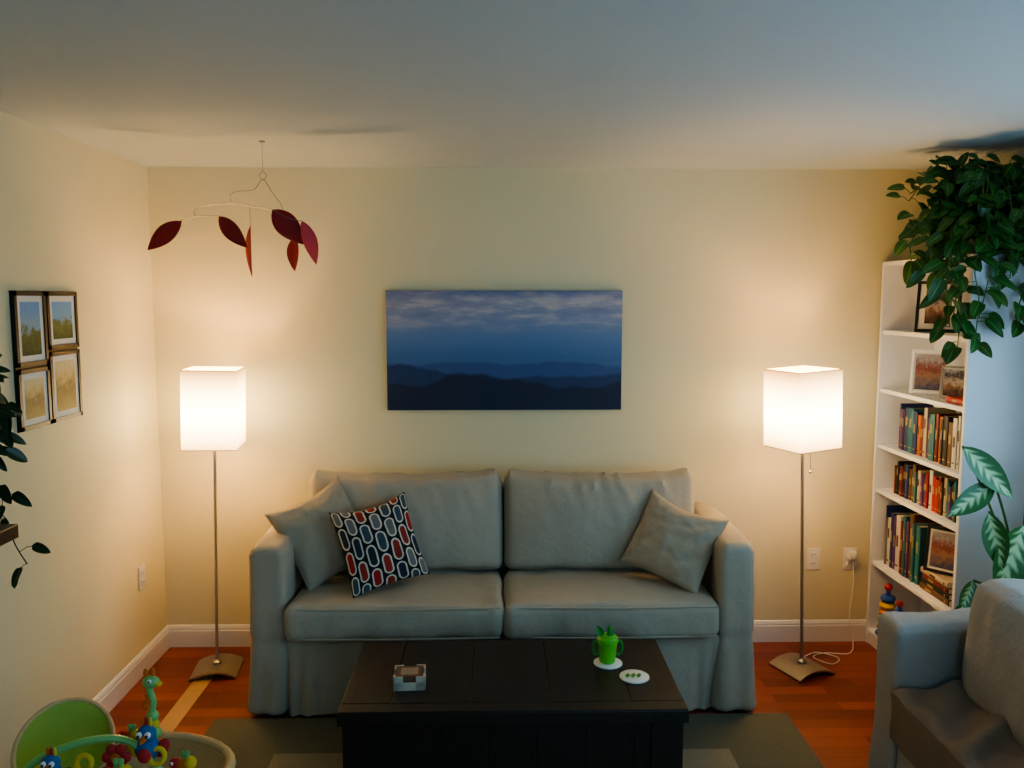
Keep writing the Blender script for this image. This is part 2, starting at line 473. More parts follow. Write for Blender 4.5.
# ------------------------------------------------------------------ throw pillows
def pillow(name, c, nrm, roll, size, thick, m, label, seed, asp=1.):
    n = V(nrm).normalized(); up = (V((0, 0, 1)) - n*n.z).normalized(); rt = up.cross(n)
    r = math.radians(roll)
    r2 = rt*math.cos(r) - up*math.sin(r); u2 = rt*math.sin(r) + up*math.cos(r)
    R = Matrix((r2, u2, n)).transposed().to_4x4()
    K = 28; vs = []; uvs = []; fs = []
    for s in (1, -1):
        o = len(vs)
        for j in range(K+1):
            for i in range(K+1):
                a, b = 2*i/K-1, 2*j/K-1
                a = math.sin(a*math.pi/2)*.35+a*.65; b = math.sin(b*math.pi/2)*.35+b*.65
                x = a*size/2*(1-.07*(1-b*b)); y = b*size*asp/2*(1-.07*(1-a*a))
                z = s*thick/2*(max(0, 1-a*a)*max(0, 1-b*b))**.42
                e = max(abs(a), abs(b))
                k = (1-e**6)
                z += k*(.014*noise.noise(V((a*2.5+seed, b*2.5, s))) + .010*noise.noise(V((a*7+seed, b*7, s))))
                y -= .02*(1-a*a)*(1 if b > .0 else 0)*b
                vs.append((x, y, z)); uvs.append((i/K, j/K))
        for j in range(K):
            for i in range(K):
                q = (o+j*(K+1)+i, o+j*(K+1)+i+1, o+(j+1)*(K+1)+i+1, o+(j+1)*(K+1)+i)
                fs.append(q if s > 0 else q[::-1])
    mb = MB().add(vs, fs, 0, None, uvs)
    ob = mb.done(name, m, smooth=80, label=label, category='pillow')
    ob.matrix_world = Matrix.Translation(V(c)) @ R
    return ob
pillow('throw_pillow', (-.78, 3.715, .737), (.42, -.80, .42), -22, .385, .16, M_pill, 'plain beige linen pillow behind the patterned one on the sofa', 1, 1.05)
pillow('throw_pillow', (-.515, 3.62, .713), (.28, -.85, .45), -11, .355, .13, M_patt, 'black pillow with red, grey and cream oval pattern on the sofa', 5, 1.10)
pillow('throw_pillow', (.81, 3.655, .705), (-.42, -.80, .45), 16, .385, .16, M_pill, 'plain beige linen pillow alone against the sofa arm', 9, .95)

# ------------------------------------------------------------------ trunk / coffee table
tk = thing('storage_trunk', (.06, 2.89, .0165), 'black-brown wooden storage trunk used as coffee table on the rug', 'coffee table')
mb = MB(); x = -.565
for i in range(7):
    x2 = x+1.13/7; mb.box((x+.0004, -.265, .03), (x2-.0004, -.250, .395)); mb.box((x+.0004, .250, .03), (x2-.0004, .265, .395)); x = x2
mb.box((-.56, -.252, .02), (.56, .252, .395), 1)
mb.box((-.568, -.262, .03), (-.552, .262, .395)).box((.552, -.262, .03), (.568, .262, .395))
for s in (-1, 1):
    mb.box((s*.51-.05, -.275, .0), (s*.51+.05, -.262, .40)); mb.box((s*.51-.05, .262, .0), (s*.51+.05, .275, .40))
mb.box((-.57, -.275, .03), (.57, -.262, .11)).box((-.57, .262, .03), (.57, .275, .11))
mb.done('body', [M_black, M_blackgap], tk, bevel=.001)
mb = MB()
ed = [-.578, -.41, -.143, .13, .40, .578]
for a, b in zip(ed[:-1], ed[1:]): mb.box((a+.0012, -.225, .42), (b-.0012, .285, .4335))
mb.box((-.578, -.285, .42), (.578, -.228, .4335))
mb.box((-.575, -.28, .40), (.575, .28, .422), 1)
mb.box((-.58, -.287, .385), (.58, -.276, .428)).box((-.58, .276, .385), (.58, .287, .428)).box((-.58, -.28, .385), (-.570, .28, .428)).box((.570, -.28, .385), (.58, .28, .428))
mb.done('lid', [M_black, M_blackgap], tk, bevel=.002)
TT = .4502
# coaster holder with coasters
ch = thing('coaster_holder', (-.30, 2.80, TT), 'square silver coaster holder with brown coasters on the trunk', 'coaster holder', rot=(0, 0, .06))
mb = MB().box((-.055, -.05, 0), (.055, .05, .006))
for (a, b, c, d) in ((-.055, -.05, -.048, -.02), (-.055, .02, -.048, .05), (.048, -.05, .055, -.02), (.048, .02, .055, .05),
                     (-.055, -.05, -.022, -.044), (.022, -.05, .055, -.044), (-.055, .044, -.022, .05), (.022, .044, .055, .05)):
    mb.box((a, b, .0), (c, d, .05))
mb.box((-.055, -.05, .006), (.055, -.047, .030))
M_tray = mat('silver_tray', (.55, .49, .40), .4, .2)
mb.done('tray', M_tray, ch, bevel=.001)
M_cork = mat('brown_coaster', (.16, .07, .035), .6, var=.3, vs=30)
M_bone = mat('bone_inlay', (.34, .25, .17), .6, var=.2, vs=30)
for i in range(5):
    MB().box((-.046, -.042, .0065+i*.0085), (.046, .042, .0145+i*.0085)).box((-.03, -.027, .0143+i*.0085), (.03, .027, .0148+i*.0085), 1).done('coaster', [M_cork, M_bone], ch, bevel=.0008)
# round coasters
M_cst = mat('white_ceramic', (.72, .72, .66), .4, var=.04)
M_grn = mat('lime_plastic', (.12, .50, .03), .35, var=.1)
M_grn2 = mat('dark_green_plastic', (.03, .24, .03), .4, var=.1)
for i, (x, y, g) in enumerate(((.418, 2.95, 0), (.497, 2.835, 1))):
    mb = MB().lathe([(.050, 0), (.053, .002), (.053, .006), (.050, .008), (.0, .008)], n=32)
    if g:
        for a in range(3):
            mb.leaf((-.03+.02*a, -.02, .0088), (.3, 1, 0), (0, 0, 1), .04, .016, 0, 1, False)
    mb.done('round_coaster', [M_cst, M_grn2], None, (x, y, TT), label='round white coaster with green leaf motif on the trunk' if g else 'round white coaster under a green cup on the trunk', category='coaster', group='round coasters on the trunk')
# sippy cup
cup = thing('sippy_cup', (.415, 2.95, TT+.0082), 'lime green toddler sippy cup with handles on a coaster', 'cup')
MB().lathe([(.024, 0), (.029, .003), (.033, .04), (.036, .075), (.0, .075)]).done('body', M_grn, cup)
MB().lathe([(.037, .073), (.040, .077), (.040, .092), (.033, .100), (.012, .104), (0, .104)]).done('lid', M_grn, cup)
MB().lathe([(.014, .10), (.010, .115), (.011, .128), (.008, .136), (0, .137)], (.010, 0, 0), 16).done('spout', M_grn2, cup)
for s in (-1, 1):
    MB().tube(catmull([(s*.034, 0, .078), (s*.050, 0, .078), (s*.055, 0, .055), (s*.048, 0, .032), (s*.033, 0, .030)], 5), .005).done('handle', M_grn2, cup)
MB().leaf((-.02, -.004, .10), (-.5, 0, 1), (0, -1, 0), .045, .028, .1, 0, False).done('leaf_decoration', M_grn2, cup)

# ------------------------------------------------------------------ floor lamps
def floor_lamp(loc, rz, label, chain, lean, a):
    L = thing('floor_lamp', loc, label, 'lamp', rot=(0, 0, rz), group='matching floor lamps beside the sofa')
    vs = []; fs = []; K = 12; h = .108
    for s, dz in ((0, .0), (1, .009)):
        for j in range(K+1):
            for i in range(K+1):
                x = -h+2*h*i/K; y = -h+2*h*j/K
                vs.append((x, y, .030*(1-(x/h)**2)+dz))
    n1 = (K+1)**2
    for j in range(K):
        for i in range(K):
            q0 = j*(K+1)+i; q = (q0, q0+1, q0+K+2, q0+K+1); fs.append(q[::-1]); fs.append(tuple(t+n1 for t in q))
    for i in range(K):
        for p, b in ((i, i+1), ((K)*(K+1)+i+1, K*(K+1)+i), ((i+1)*(K+1), i*(K+1)), (i*(K+1)+K, (i+1)*(K+1)+K)):
            fs.append((p, b, b+n1, p+n1))
    MB().add(vs, fs).done('base', M_steel, L, smooth=40)
    R = (0, math.radians(lean), 0)
    MB().lathe([(.022, .034), (.022, .048), (.009, .058), (.0075, .07), (.0075, 1.10), (.011, 1.10), (.011, 1.16), (.016, 1.165), (.016, 1.20), (0, 1.20)], n=16).done('pole', M_steel, L, rot=R)
    t = .0025; mb = MB()
    z0, z1 = 1.105, 1.472
    for (p, q) in (((-a, -a), (a, -a+t)), ((-a, a-t), (a, a)), ((-a, -a+t), (-a+t, a-t)), ((a-t, -a+t), (a, a-t))):
        nz_ = 8
        mb.box((p[0], p[1], z0), (q[0], q[1], z1))
    sh = mb.done('lamp_shade', M_shade, L, smooth=0, rot=R)
    for z in (z0, z1):
        MB().tube([(-a, -a, z), (a, -a, z), (a, a, z), (-a, a, z)], .0022, 6, closed=True).done('shade_rim', M_steel, sh)
    MB().ball((0, 0, 1.25), (.03, .03, .04)).done('bulb', M_bulb, L, rot=R)
    if chain:
        mb = MB().tube([(.03, -.02, 1.15), (.032, -.02, 1.0), (.032, -.02, .985)], .0022, 5).ball((.032, -.02, .983), .008)
        mb.done('pull_chain', M_steel, L, rot=R)
    lt = bpy.data.lights.new('bulb_light', 'POINT'); lt.energy = 15; lt.color = (1, .60, .26); lt.shadow_soft_size = .03
    lo = bpy.data.objects.new('bulb_light', lt); COL.objects.link(lo); lo.parent = L; lo.location = (1.32*math.sin(math.radians(lean)), 0, 1.32)
    return L
floor_lamp((-1.352, 3.90, 0), math.radians(7), 'brushed steel floor lamp, lit square shade, near the room corner', False, 1.4, .122)
floor_lamp((1.492, 3.85, 0), math.radians(22), 'brushed steel floor lamp, lit square shade with pull chain, near bookcase', True, -2.4, .123)

# ------------------------------------------------------------------ canvas on wall
cw, chh = 1.18, .60
mb = MB().box((-cw/2, 0, -chh/2), (cw/2, .028, chh/2), 1)
mb.add([(-cw/2, -.0005, -chh/2), (cw/2, -.0005, -chh/2), (cw/2, -.0005, chh/2), (-cw/2, -.0005, chh/2)], [(0, 1, 2, 3)], 0, None, [(0, 0), (1, 0), (1, 1), (0, 1)])
mb.done('canvas_print', [M_print, mat('canvas_edge', (.02, .03, .07), .8)], None, (.050, YB-.0285, 1.538), smooth=0,
        label='unframed panoramic canvas print of blue misty mountains on the wall', category='wall art')

# ------------------------------------------------------------------ outlets
def outlet(loc, rz, label, plug):
    o = thing('wall_outlet', loc, label, 'outlet', rot=(0, 0, rz), group='wall outlets')
    MB().rbox((-.036, -.006, -.058), (.036, .0, .058), .0028, .03).done('cover_plate', M_plast, o)
    for s in (-1, 1):
        mb = MB().rbox((-.017, -.009, s*.024-.014), (.017, -.005, s*.024+.014), .0018, .02)
        if not (plug and s > 0):
            for q in (-1, 1): mb.box((q*.007-.0015, -.0096, s*.024-.003), (q*.007+.0015, -.0089, s*.024+.006), 1)
        mb.done('socket', [M_plast, M_slot], o)
    return o
outlet((1.662, YB, .445), 0, 'cream double wall outlet with nothing plugged in', False)
outlet((1.856, YB, .445), 0, 'cream double wall outlet with white plug in it', True)
outlet((XL, 3.91, .466), math.radians(90), 'beige double wall outlet on the side wall', False)
pl = thing('power_cord', (1.856, YB-.0095, .47), 'white lamp power cord and plug running down to the floor', 'power cord')
MB().rbox((-.018, -.035, -.02), (.018, 0, .022), .004, .02).done('plug', M_plast, pl)
O = V((1.856, YB-.0095, .47))
cp = [V(q)-O for q in ((1.858, 4.16, .45), (1.865, 4.15, .33), (1.85, 4.15, .15), (1.86, 4.12, .03), (1.80, 4.02, .005), (1.68, 4.03, .004), (1.60, 3.98, .005),
      (1.66, 3.90, .004), (1.72, 3.96, .007), (1.64, 4.03, .007), (1.56, 3.99, .004), (1.53, 3.93, .02))]
MB().tube(catmull(cp, 6), .0028, 6).done('cord', M_plast, pl)

# ------------------------------------------------------------------ collage frame on left wall
def photo_mat(name, stops, seed, sc=4):
    m, nt, b = new_mat(name)
    uv = N(nt, 'ShaderNodeTexCoord').outputs['UV']; s = N(nt, 'ShaderNodeSeparateXYZ'); nt.links.new(uv, s.inputs[0])
    mp = N(nt, 'ShaderNodeMapping'); nt.links.new(uv, mp.inputs[0]); mp.inputs['Location'].default_value = (seed, seed*2.3, 0)
    f = mth(nt, 'ADD', s.outputs[1], mth(nt, 'MULTIPLY', mth(nt, 'SUBTRACT', noise_n(nt, mp.outputs[0], sc, 4, .6), .5), .9))
    nt.links.new(ramp(nt, f, stops), b.inputs['Base Color']); b.inputs['Roughness'].default_value = .6
    b.inputs['Specular IOR Level'].default_value = .2
    return m
P1 = photo_mat('photo_lake', [(0, (.03, .05, .02)), (.42, (.12, .15, .05)), (.5, (.22, .36, .50)), (1, (.14, .30, .58))], 1)
P2 = photo_mat('photo_beach', [(0, (.06, .09, .03)), (.45, (.14, .18, .07)), (.55, (.20, .36, .56)), (1, (.15, .33, .64))], 4)
P3 = photo_mat('photo_glare', [(0, (.42, .32, .12)), (.45, (.26, .19, .07)), (.7, (.55, .43, .20)), (1, (.60, .52, .34))], 7, 5)  # two lower pictures: warm yellowish glare painted into their colours
P4 = photo_mat('photo_people', [(0, (.05, .03, .04)), (.35, (.22, .13, .10)), (.55, (.40, .36, .34)), (.75, (.06, .05, .06)), (1, (.3, .32, .38))], 9, 6)
P5 = photo_mat('photo_family', [(0, (.05, .07, .14)), (.4, (.28, .17, .13)), (.6, (.22, .07, .07)), (1, (.38, .40, .45))], 12, 6)
cf = thing('collage_frame', (XL, 3.185, 1.575), 'black collage picture frame holding four matted photographs on the wall', 'picture frame')
wins = [((-.225, -.02), (-.02, .25), P1), ((-.010, .03), (.215, .25), P2), ((-.225, -.25), (-.02, -.03), P3), ((-.010, -.25), (.215, .02), P3)]
fr = MB(); ph = []
fr.box((.001, -.227, -.252), (.008, .217, .252))
for (y0, z0), (y1, z1), pm in wins:
    bw = .016
    fr.box((.006, y0, z0), (.017, y1, z0+bw)).box((.006, y0, z1-bw), (.017, y1, z1)).box((.006, y0, z0), (.017, y0+bw, z1)).box((.006, y1-bw, z0), (.017, y1, z1))
    MB().box((.008, y0+bw, z0+bw), (.012, y1-bw, z1-bw)).done('mat_board', M_mat, cf)
    g = .038; ya, yb, za, zb = y0+g, y1-g, z0+g, z1-g
    ph.append(([(.0125, ya, za), (.0125, yb, za), (.0125, yb, zb), (.0125, ya, zb)], pm))
fr.done('frame', M_frame, cf, smooth=0)
for q, pm in ph:
    MB().add(q, [(0, 1, 2, 3)], 0, None, [(0, 0), (1, 0), (1, 1), (0, 1)]).done('photograph', pm, cf, smooth=0)

# ------------------------------------------------------------------ mobile
mo = thing('hanging_mobile', (-.95, 3.5, ZC), 'hanging wire mobile with dark red leaf-shaped blades', 'mobile')
O = V((-.95, 3.5, ZC)); L_ = lambda x, z, y=3.5: V((x, y, z))-O
M_red = mat('dark_red_paint', (.26, .006, .012), .5, var=.15)
M_red2 = mat('bright_red_paint', (.55, .045, .06), .5, var=.15)
MB().lathe([(.012, -.005), (.012, 0)], n=16).tube([(0, 0, -.004), (0, 0, -.12)], .0008, 5).done('ceiling_hook', M_wire, mo)
wr = .0015
MB().tube(catmull([L_(-.95, 2.32), L_(-.965, 2.30), L_(-.95, 2.285), L_(-.935, 2.30), L_(-.95, 2.32)], 5), .0012, 5).done('wire_loop', M_wire, mo)
MB().tube(catmull([L_(-1.086, 2.222), L_(-1.06, 2.236), L_(-.99, 2.245), L_(-.95, 2.285), L_(-.915, 2.235), L_(-.88, 2.185), L_(-.875, 2.165)], 6), wr, 6).done('wire_arm', M_wire, mo)
MB().tube(catmull([L_(-1.231, 2.135), L_(-1.235, 2.16), L_(-1.19, 2.178), L_(-1.086, 2.19), L_(-1.0, 2.178), L_(-.921, 2.163)], 6), wr, 6).done('wire_arm', M_wire, mo)
MB().tube([L_(-1.086, 2.222), L_(-1.086, 2.19)], .001, 5).done('wire_link', M_wire, mo)
MB().tube(catmull([L_(-1.295, 2.118), L_(-1.231, 2.137), L_(-1.132, 2.138)], 5), wr, 6).done('wire_arm', M_wire, mo)
MB().tube(catmull([L_(-.912, 2.162), L_(-.85, 2.13), L_(-.792, 2.116)], 5), wr, 6).done('wire_arm', M_wire, mo)
MB().tube([L_(-1.008, 2.178), L_(-1.008, 2.095)], .001, 5).done('wire_link', M_wire, mo)
MB().tube([L_(-.84, 2.128, 3.52), L_(-.835, 2.05, 3.52)], .001, 5).done('wire_link', M_wire, mo)
def blade(p0, p1, W, face, bow, m, y=3.5):
    a, b = L_(*p0, y), L_(*p1, y); d = (b-a)
    o = MB().leaf(a, d, V(face), d.length, W, bow, 0, False, nt=12)
    ob = o.done('blade', m, mo, smooth=60)
    md = ob.modifiers.new('thick', 'SOLIDIFY'); md.thickness = .0015
blade((-1.289, 2.116), (-1.434, 1.998), .075, (.15, -1, .2), .0, M_red)
blade((-1.136, 2.136), (-1.024, 2.008), .070, (-.3, -1, .2), .0, M_red)
blade((-1.008, 2.097), (-1.012, 1.888), .085, (-1, -.55, 0), .02, M_red2)
blade((-.915, 2.164), (-.792, 2.022), .095, (.1, -1, .3), .0, M_red)
blade((-.830, 2.055), (-.838, 1.912), .075, (-.6, -.8, 0), .02, M_red2, 3.52)
blade((-.795, 2.118), (-.738, 1.94), .070, (.75, -.75, 0), .02, M_red2)

# ------------------------------------------------------------------ bookcase
bc = thing('bookcase', (2.09, 3.772, 0), 'tall narrow white bookcase filled with books and photo frames', 'bookcase')
H = 1.98
for s in (-1, 1):
    MB().box((-.14, s*.39-.01, 0), (.135, s*.39+.01, H)).done('side_panel', M_white, bc, bevel=.001)
MB().box((.135, -.40, 0), (.141, .40, H)).done('back_panel', M_white, bc)
MB().box((-.13, -.38, 0), (-.115, .38, .06)).done('plinth', M_white, bc)
SH = [.08, .445, .83, 1.06, 1.345, 1.64, 1.98]
for z in SH:
    e = -.14 if z in (.08, 1.98) else -.13
    MB().box((e, -.38, z-.02), (.135, .38, z)).done('shelf', M_white, bc, bevel=.001)

PAL = [('red', (.36, .02, .02)), ('dark blue', (.02, .04, .16)), ('cream', (.45, .38, .28)), ('black', (.012, .012, .014)), ('teal', (.02, .15, .18)),
       ('orange', (.42, .11, .02)), ('maroon', (.14, .015, .02)), ('white', (.55, .54, .50)), ('grey', (.17, .17, .18)),
       ('brown', (.12, .055, .025)), ('purple', (.12, .04, .18)), ('red', 0), ('dark blue', 0), ('black', 0), ('maroon', 0), ('black', 0), ('teal', 0), ('brown', 0)]
BM = {n: mat('cover_'+n.replace(' ', '_'), c, .5, var=.1) for n, c in PAL if c}
M_band1 = mat('spine_lettering_gold', (.34, .27, .14), .5); M_band2 = mat('spine_lettering_dark', (.08, .03, .03), .5)
def book(pos, th, h, dp, cname, group, where, rot=(0, 0, 0)):
    """spine on the -x side, standing, thickness along y"""
    mb = MB(); c = .002
    mb.box((0, 0, 0), (dp, c, h)).box((0, th-c, 0), (dp, th, h))
    n = 5; vs = []
    for z in (0, h):
        for i in range(n+1):
            a = math.pi*i/n; vs.append((-.004*math.sin(a), th/2-th/2*math.cos(a), z))
        vs += [(c, th, z), (c, 0, z)]
    k = n+3; fs = [tuple(range(k))[::-1], tuple(range(k, 2*k))] + [(i, (i+1) % k, k+(i+1) % k, k+i) for i in range(k)]
    mb.add(vs, fs)
    mb.box((c, c, .003), (dp-.004, th-c, h-.003), 1)
    bz = h*random.uniform(.62, .8)
    mb.box((-.0046, th*.3, bz-h*.2), (0, th*.7, bz), 2); mb.box((-.0046, th*.25, h*.1), (0, th*.75, h*.13), 2)
    band = M_band1 if cname not in ('cream', 'white', 'orange') else M_band2
    return mb.done('book', [BM[cname], M_page, band], None, pos, rot, smooth=40, label=f'{cname} {"paperback" if dp < .16 else "hardcover"} book {where}', category='book', group=group)
def row(z, y0, y1, hr, tr, group, xf=1.995, dr=(.13, .17)):
    y = y0
    while y < y1-.012:
        th = random.uniform(*tr); th = min(th, y1-y)
        book((xf+random.uniform(0, .012), y, z+.0005), th-.0008, random.uniform(*hr), random.uniform(*dr), random.choice(PAL)[0], group, 'standing upright on a bookcase shelf')
        y += th
row(SH[3], 3.42, 4.02, (.19, .245), (.018, .045), 'books on the upper book shelf')
row(SH[2], 3.42, 4.04, (.14, .185), (.014, .030), 'paperbacks on the middle shelf')
row(SH[1], 3.78, 4.12, (.24, .33), (.016, .045), 'tall books on the lower shelf', dr=(.17, .21))
for i, (cn, w_) in enumerate((('brown', .25), ('black', .24), ('maroon', .22), ('cream', .23))):
    book((2.0, 3.50+i*.005, SH[1]+.0005+.026*(i+1)), .025, w_, .17, cn, 'books lying on the lower shelf', 'lying flat in a stack on a shelf', rot=(math.radians(-90), 0, 0))
book((1.99, 3.44, SH[4]+.0265), .025, .15, .12, 'red', 'book lying on the photo shelf', 'lying flat on a bookcase shelf', rot=(math.radians(-90), 0, 0))
for i, cn in enumerate(('dark blue', 'red', 'white')):
    book((2.0, 3.50, SH[0]+.0005+.031*(i+1)), .03, .24, .17, cn, 'books lying on the bottom shelf', 'lying flat in a stack on a shelf', rot=(math.radians(-90), 0, 0))

def std_frame(loc, w, h, fm, pm, label, rz, lean=8, matw=.02, bw=.014):
    T = thing('picture_frame', loc, label, 'picture frame', rot=(math.radians(-lean), 0, rz))
    fr = MB().box((-w/2, 0, 0), (w/2, .012, bw)).box((-w/2, 0, h-bw), (w/2, .012, h)).box((-w/2, 0, bw), (-w/2+bw, .012, h-bw)).box((w/2-bw, 0, bw), (w/2, .012, h-bw))
    fr.box((-w/2+.003, .011, .003), (w/2-.003, .015, h-.003))
    fr.done('frame', fm, T, bevel=.001)
    MB().box((-w/2+bw, .004, bw), (w/2-bw, .011, h-bw)).done('mat_board', M_mat, T)
    a, b = w/2-bw-matw, bw+matw
    MB().add([(-a, .0035, b), (a, .0035, b), (a, .0035, h-b), (-a, .0035, h-b)], [(0, 1, 2, 3)], 0, None, [(0, 0), (1, 0), (1, 1), (0, 1)]).done('photograph', pm, T, smooth=0)
    MB().box((-.015, .014, 0), (.015, .05, .004)).box((-.015, .014, 0), (.015, .018, h*.6)).done('easel_back', fm, T)
std_frame((2.055, 3.83, SH[5]+.003), .19, .24, M_frame, P4, 'black framed matted portrait photograph standing on the top shelf', math.radians(-42), matw=.026)
std_frame((2.05, 3.86, SH[4]+.003), .17, .21, M_white, P5, 'white framed family photograph standing on a shelf', math.radians(-40), matw=.006)
std_frame((2.06, 3.66, SH[4]+.003), .13, .15, M_steel, P4, 'small silver framed photograph standing on a shelf', math.radians(-50), matw=.004, bw=.01)
std_frame((2.03, 3.62, SH[1]+.108), .17, .21, M_frame, P5, 'dark framed picture leaning among the books on a lower shelf', math.radians(-50), matw=.010)

# stacking ring toys
RC = [('red', (.5, .02, .02)), ('yellow', (.65, .45, .03)), ('green', (.05, .35, .05)), ('blue', (.03, .1, .45)), ('orange', (.6, .18, .02))]
RM = [mat('ring_'+n, c, .35) for n, c in RC]
for x, y, sc in ((2.005, 4.06, 1.), (2.0, 3.93, .85)):
    T = thing('stacking_ring_toy', (x, y, SH[0]), 'colourful plastic stacking ring toy on the bottom shelf', 'toy', group='stacking toys on the bottom shelf')
    MB().lathe([(.05*sc, 0), (.055*sc, .01), (.05*sc, .02), (.012, .022), (.010, .25*sc), (0, .255*sc)]).done('stand', RM[3], T)
    for i in range(5):
        R = (.044-.004*i)*sc; z = (.045+.038*i)*sc
        pts = [(R*math.cos(a*math.pi/8)*.7, R*math.sin(a*math.pi/8)*.7, z) for a in range(16)]
        MB().tube(pts, .018*sc, 8, closed=True).done('ring', RM[(i*2) % 5], T)
    MB().ball((0, 0, .255*sc), .02*sc).done('knob', RM[0], T)

# ------------------------------------------------------------------ plants
def foliage(paths, seed, Lr, spacing, clamp, mats, parent, stem=.0025, wr_=.72, lname='foliage'):
    rnd = random.Random(seed); lf = MB(); st = MB()
    for P in paths:
        pts = [clamp(p) for p in catmull(P, 6)]
        st.tube(pts, stem, 5)
        acc = 0; k = 0
        for i in range(1, len(pts)):
            sg = (pts[i]-pts[i-1]); acc += sg.length
            if acc > spacing or i == len(pts)-1:
                acc = 0; k += 1
                t = sg.normalized() if sg.length > 1e-5 else V((0, 0, -1))
                side = t.cross(V((rnd.uniform(-1, 1), rnd.uniform(-1, 1), .3))).normalized()*(1 if k % 2 else -1)
                pd = (side*.8 + t*.35 + V((0, 0, .35))).normalized(); pl_ = rnd.uniform(.02, .05)
                b = clamp(pts[i] + pd*pl_)
                st.tube([pts[i], clamp((pts[i]+b)/2+V((0, 0, .006))), b], stem*.6, 4)
                L = rnd.uniform(*Lr)
                d = (side*.8 + t*.35 + V((rnd.uniform(-.5, .3), -.35, rnd.uniform(-.6, 0)))).normalized()
                lf.leaf(b, d, V((rnd.uniform(-.6, .4), -.8, .7)), L, L*wr_*rnd.uniform(.85, 1.15), rnd.uniform(.05, .35), 0, True, clamp)
    st.done('vine', mats[1], parent, smooth=60); lf.done(lname, mats[0], parent, smooth=70)

def pot(parent, r, h, m, ztop=None):
    MB().lathe([(r*.72, 0), (r*.75, .004), (r*.97, h*.85), (r*1.06, h*.86), (r*1.06, h), (r*.96, h), (r*.94, h*.9), (0, h*.9)], n=32).done('pot', m, parent, smooth=40)
    MB().lathe([(r*.94, h*.88), (r*.9, h*.915), (0, h*.92)], n=24).done('soil', M_soil, parent)

M_pot1 = mat('lavender_glaze', (.38, .36, .50), .3)
pp = thing('potted_pothos', (2.07, 3.54, 1.98), 'large trailing green pothos in a pot on top of the bookcase', 'plant')
pot(pp, .085, .13, M_pot1)
O = V((2.07, 3.54, 1.98))
def clampP(p):
    w = p+O
    w.x = min(w.x, 2.235); w.z = min(w.z, 2.425)
    if w.z < 2.0 and w.x > 1.93 and w.y > 3.35:
        if w.x-1.93 < w.y-3.35 or w.y > 3.45: w.x = 1.93
        else: w.y = 3.345
    return w-O
rnd = random.Random(21); paths = []
for i in range(90):
    a = rnd.uniform(0, 2*math.pi); R = rnd.uniform(.05, .25); top = rnd.uniform(.12, .365)
    ca, sa = math.cos(a), math.sin(a)
    paths.append([V((.03*ca, .03*sa, .11)), V((.35*R*ca, .35*R*sa, .11+top*.65)), V((.8*R*ca, .8*R*sa, top)), V((1.12*R*ca-.01, 1.1*R*sa, top-.10*rnd.random()-.05))])
for e in [((1.93, 3.50, 2.02), (1.90, 3.48, 1.88), (1.90, 3.46, 1.76), (1.91, 3.45, 1.68)),
          ((1.93, 3.42, 2.03), (1.90, 3.40, 1.90), (1.91, 3.38, 1.76), (1.92, 3.40, 1.60)),
          ((1.96, 3.38, 2.03), (1.94, 3.34, 1.90), (1.95, 3.32, 1.80), (1.95, 3.33, 1.62)),
          ((1.91, 3.44, 2.03), (1.88, 3.42, 1.92), (1.90, 3.40, 1.82), (1.89, 3.40, 1.70)),
          ((1.88, 3.62, 2.12), (1.82, 3.60, 2.08), (1.80, 3.60, 2.02), (1.81, 3.60, 1.96)),
          ((1.88, 3.56, 2.12), (1.84, 3.52, 2.05), (1.84, 3.50, 1.98), (1.86, 3.5, 1.90)),
          ((2.05, 3.37, 2.05), (2.06, 3.31, 1.95), (2.06, 3.30, 1.88)),
          ((2.14, 3.37, 2.06), (2.15, 3.30, 1.98), (2.14, 3.30, 1.86), (2.13, 3.31, 1.70)),
          ((2.10, 3.37, 2.06), (2.11, 3.30, 1.98), (2.12, 3.30, 1.86), (2.10, 3.31, 1.74)),
          ((2.00, 3.36, 2.05), (1.98, 3.31, 1.96), (1.97, 3.30, 1.86), (1.96, 3.33, 1.72)),
          ((1.90, 3.46, 2.10), (1.88, 3.42, 2.0), (1.87, 3.42, 1.9), (1.88, 3.43, 1.8))]:
    paths.append([V((0, 0, .12)), V(e[0])-O+V((.03, .02, .10))] + [V(q)-O for q in e])
foliage(paths, 3, (.06, .105), .040, clampP, (M_leaf, M_stem), pp)

# dieffenbachia between the bookcase and armchair
dp = thing('potted_dieffenbachia', (2.06, 3.12, 0), 'tall plant with large green leaves veined white, behind the armchair', 'plant')
pot(dp, .13, .26, mat('terracotta', (.35, .13, .06), .8))
O2 = V((2.06, 3.12, 0))
lf = MB(); st = MB()
def dl(base, tip, face, Wd, droop=.12, root=(2.06, 3.12, .62)):
    b, t = V(base)-O2, V(tip)-O2; d = t-b
    r0 = V(root)-O2
    st.tube(catmull([r0, r0*.5+b*.5+V((0, 0, .05)), b], 5), .005, 6)
    def c2(p):
        p = p.copy(); p.x = min(p.x, .18); p.y = min(p.y, .22); return p
    lf.leaf(b, d, V(face), d.length, Wd, droop, 0, False, c2, nt=10)
st.tube(catmull([(0, 0, .22), (-.01, .0, .45), (0, 0, .72), (.03, 0, .95)], 6), .012, 8)
dl((1.78, 3.08, 1.24), (1.95, 3.02, 1.05), (-.3, -1, .5), .10, .02)
dl((1.90, 3.06, 1.10), (1.71, 3.03, .98), (.1, -1, .5), .09, .03)
dl((1.86, 3.02, 1.0), (1.90, 2.98, .78), (-.5, -1, .3), .09, .05)
dl((2.0, 3.02, .95), (1.88, 2.98, .69), (-.1, -1, .2), .14, .03)
dl((2.08, 3.05, .98), (2.14, 3.0, .72), (-.3, -1, .3), .16, .05)
dl((2.04, 3.08, 1.16), (2.14, 3.05, .98), (-.3, -1, .3), .10, .05)
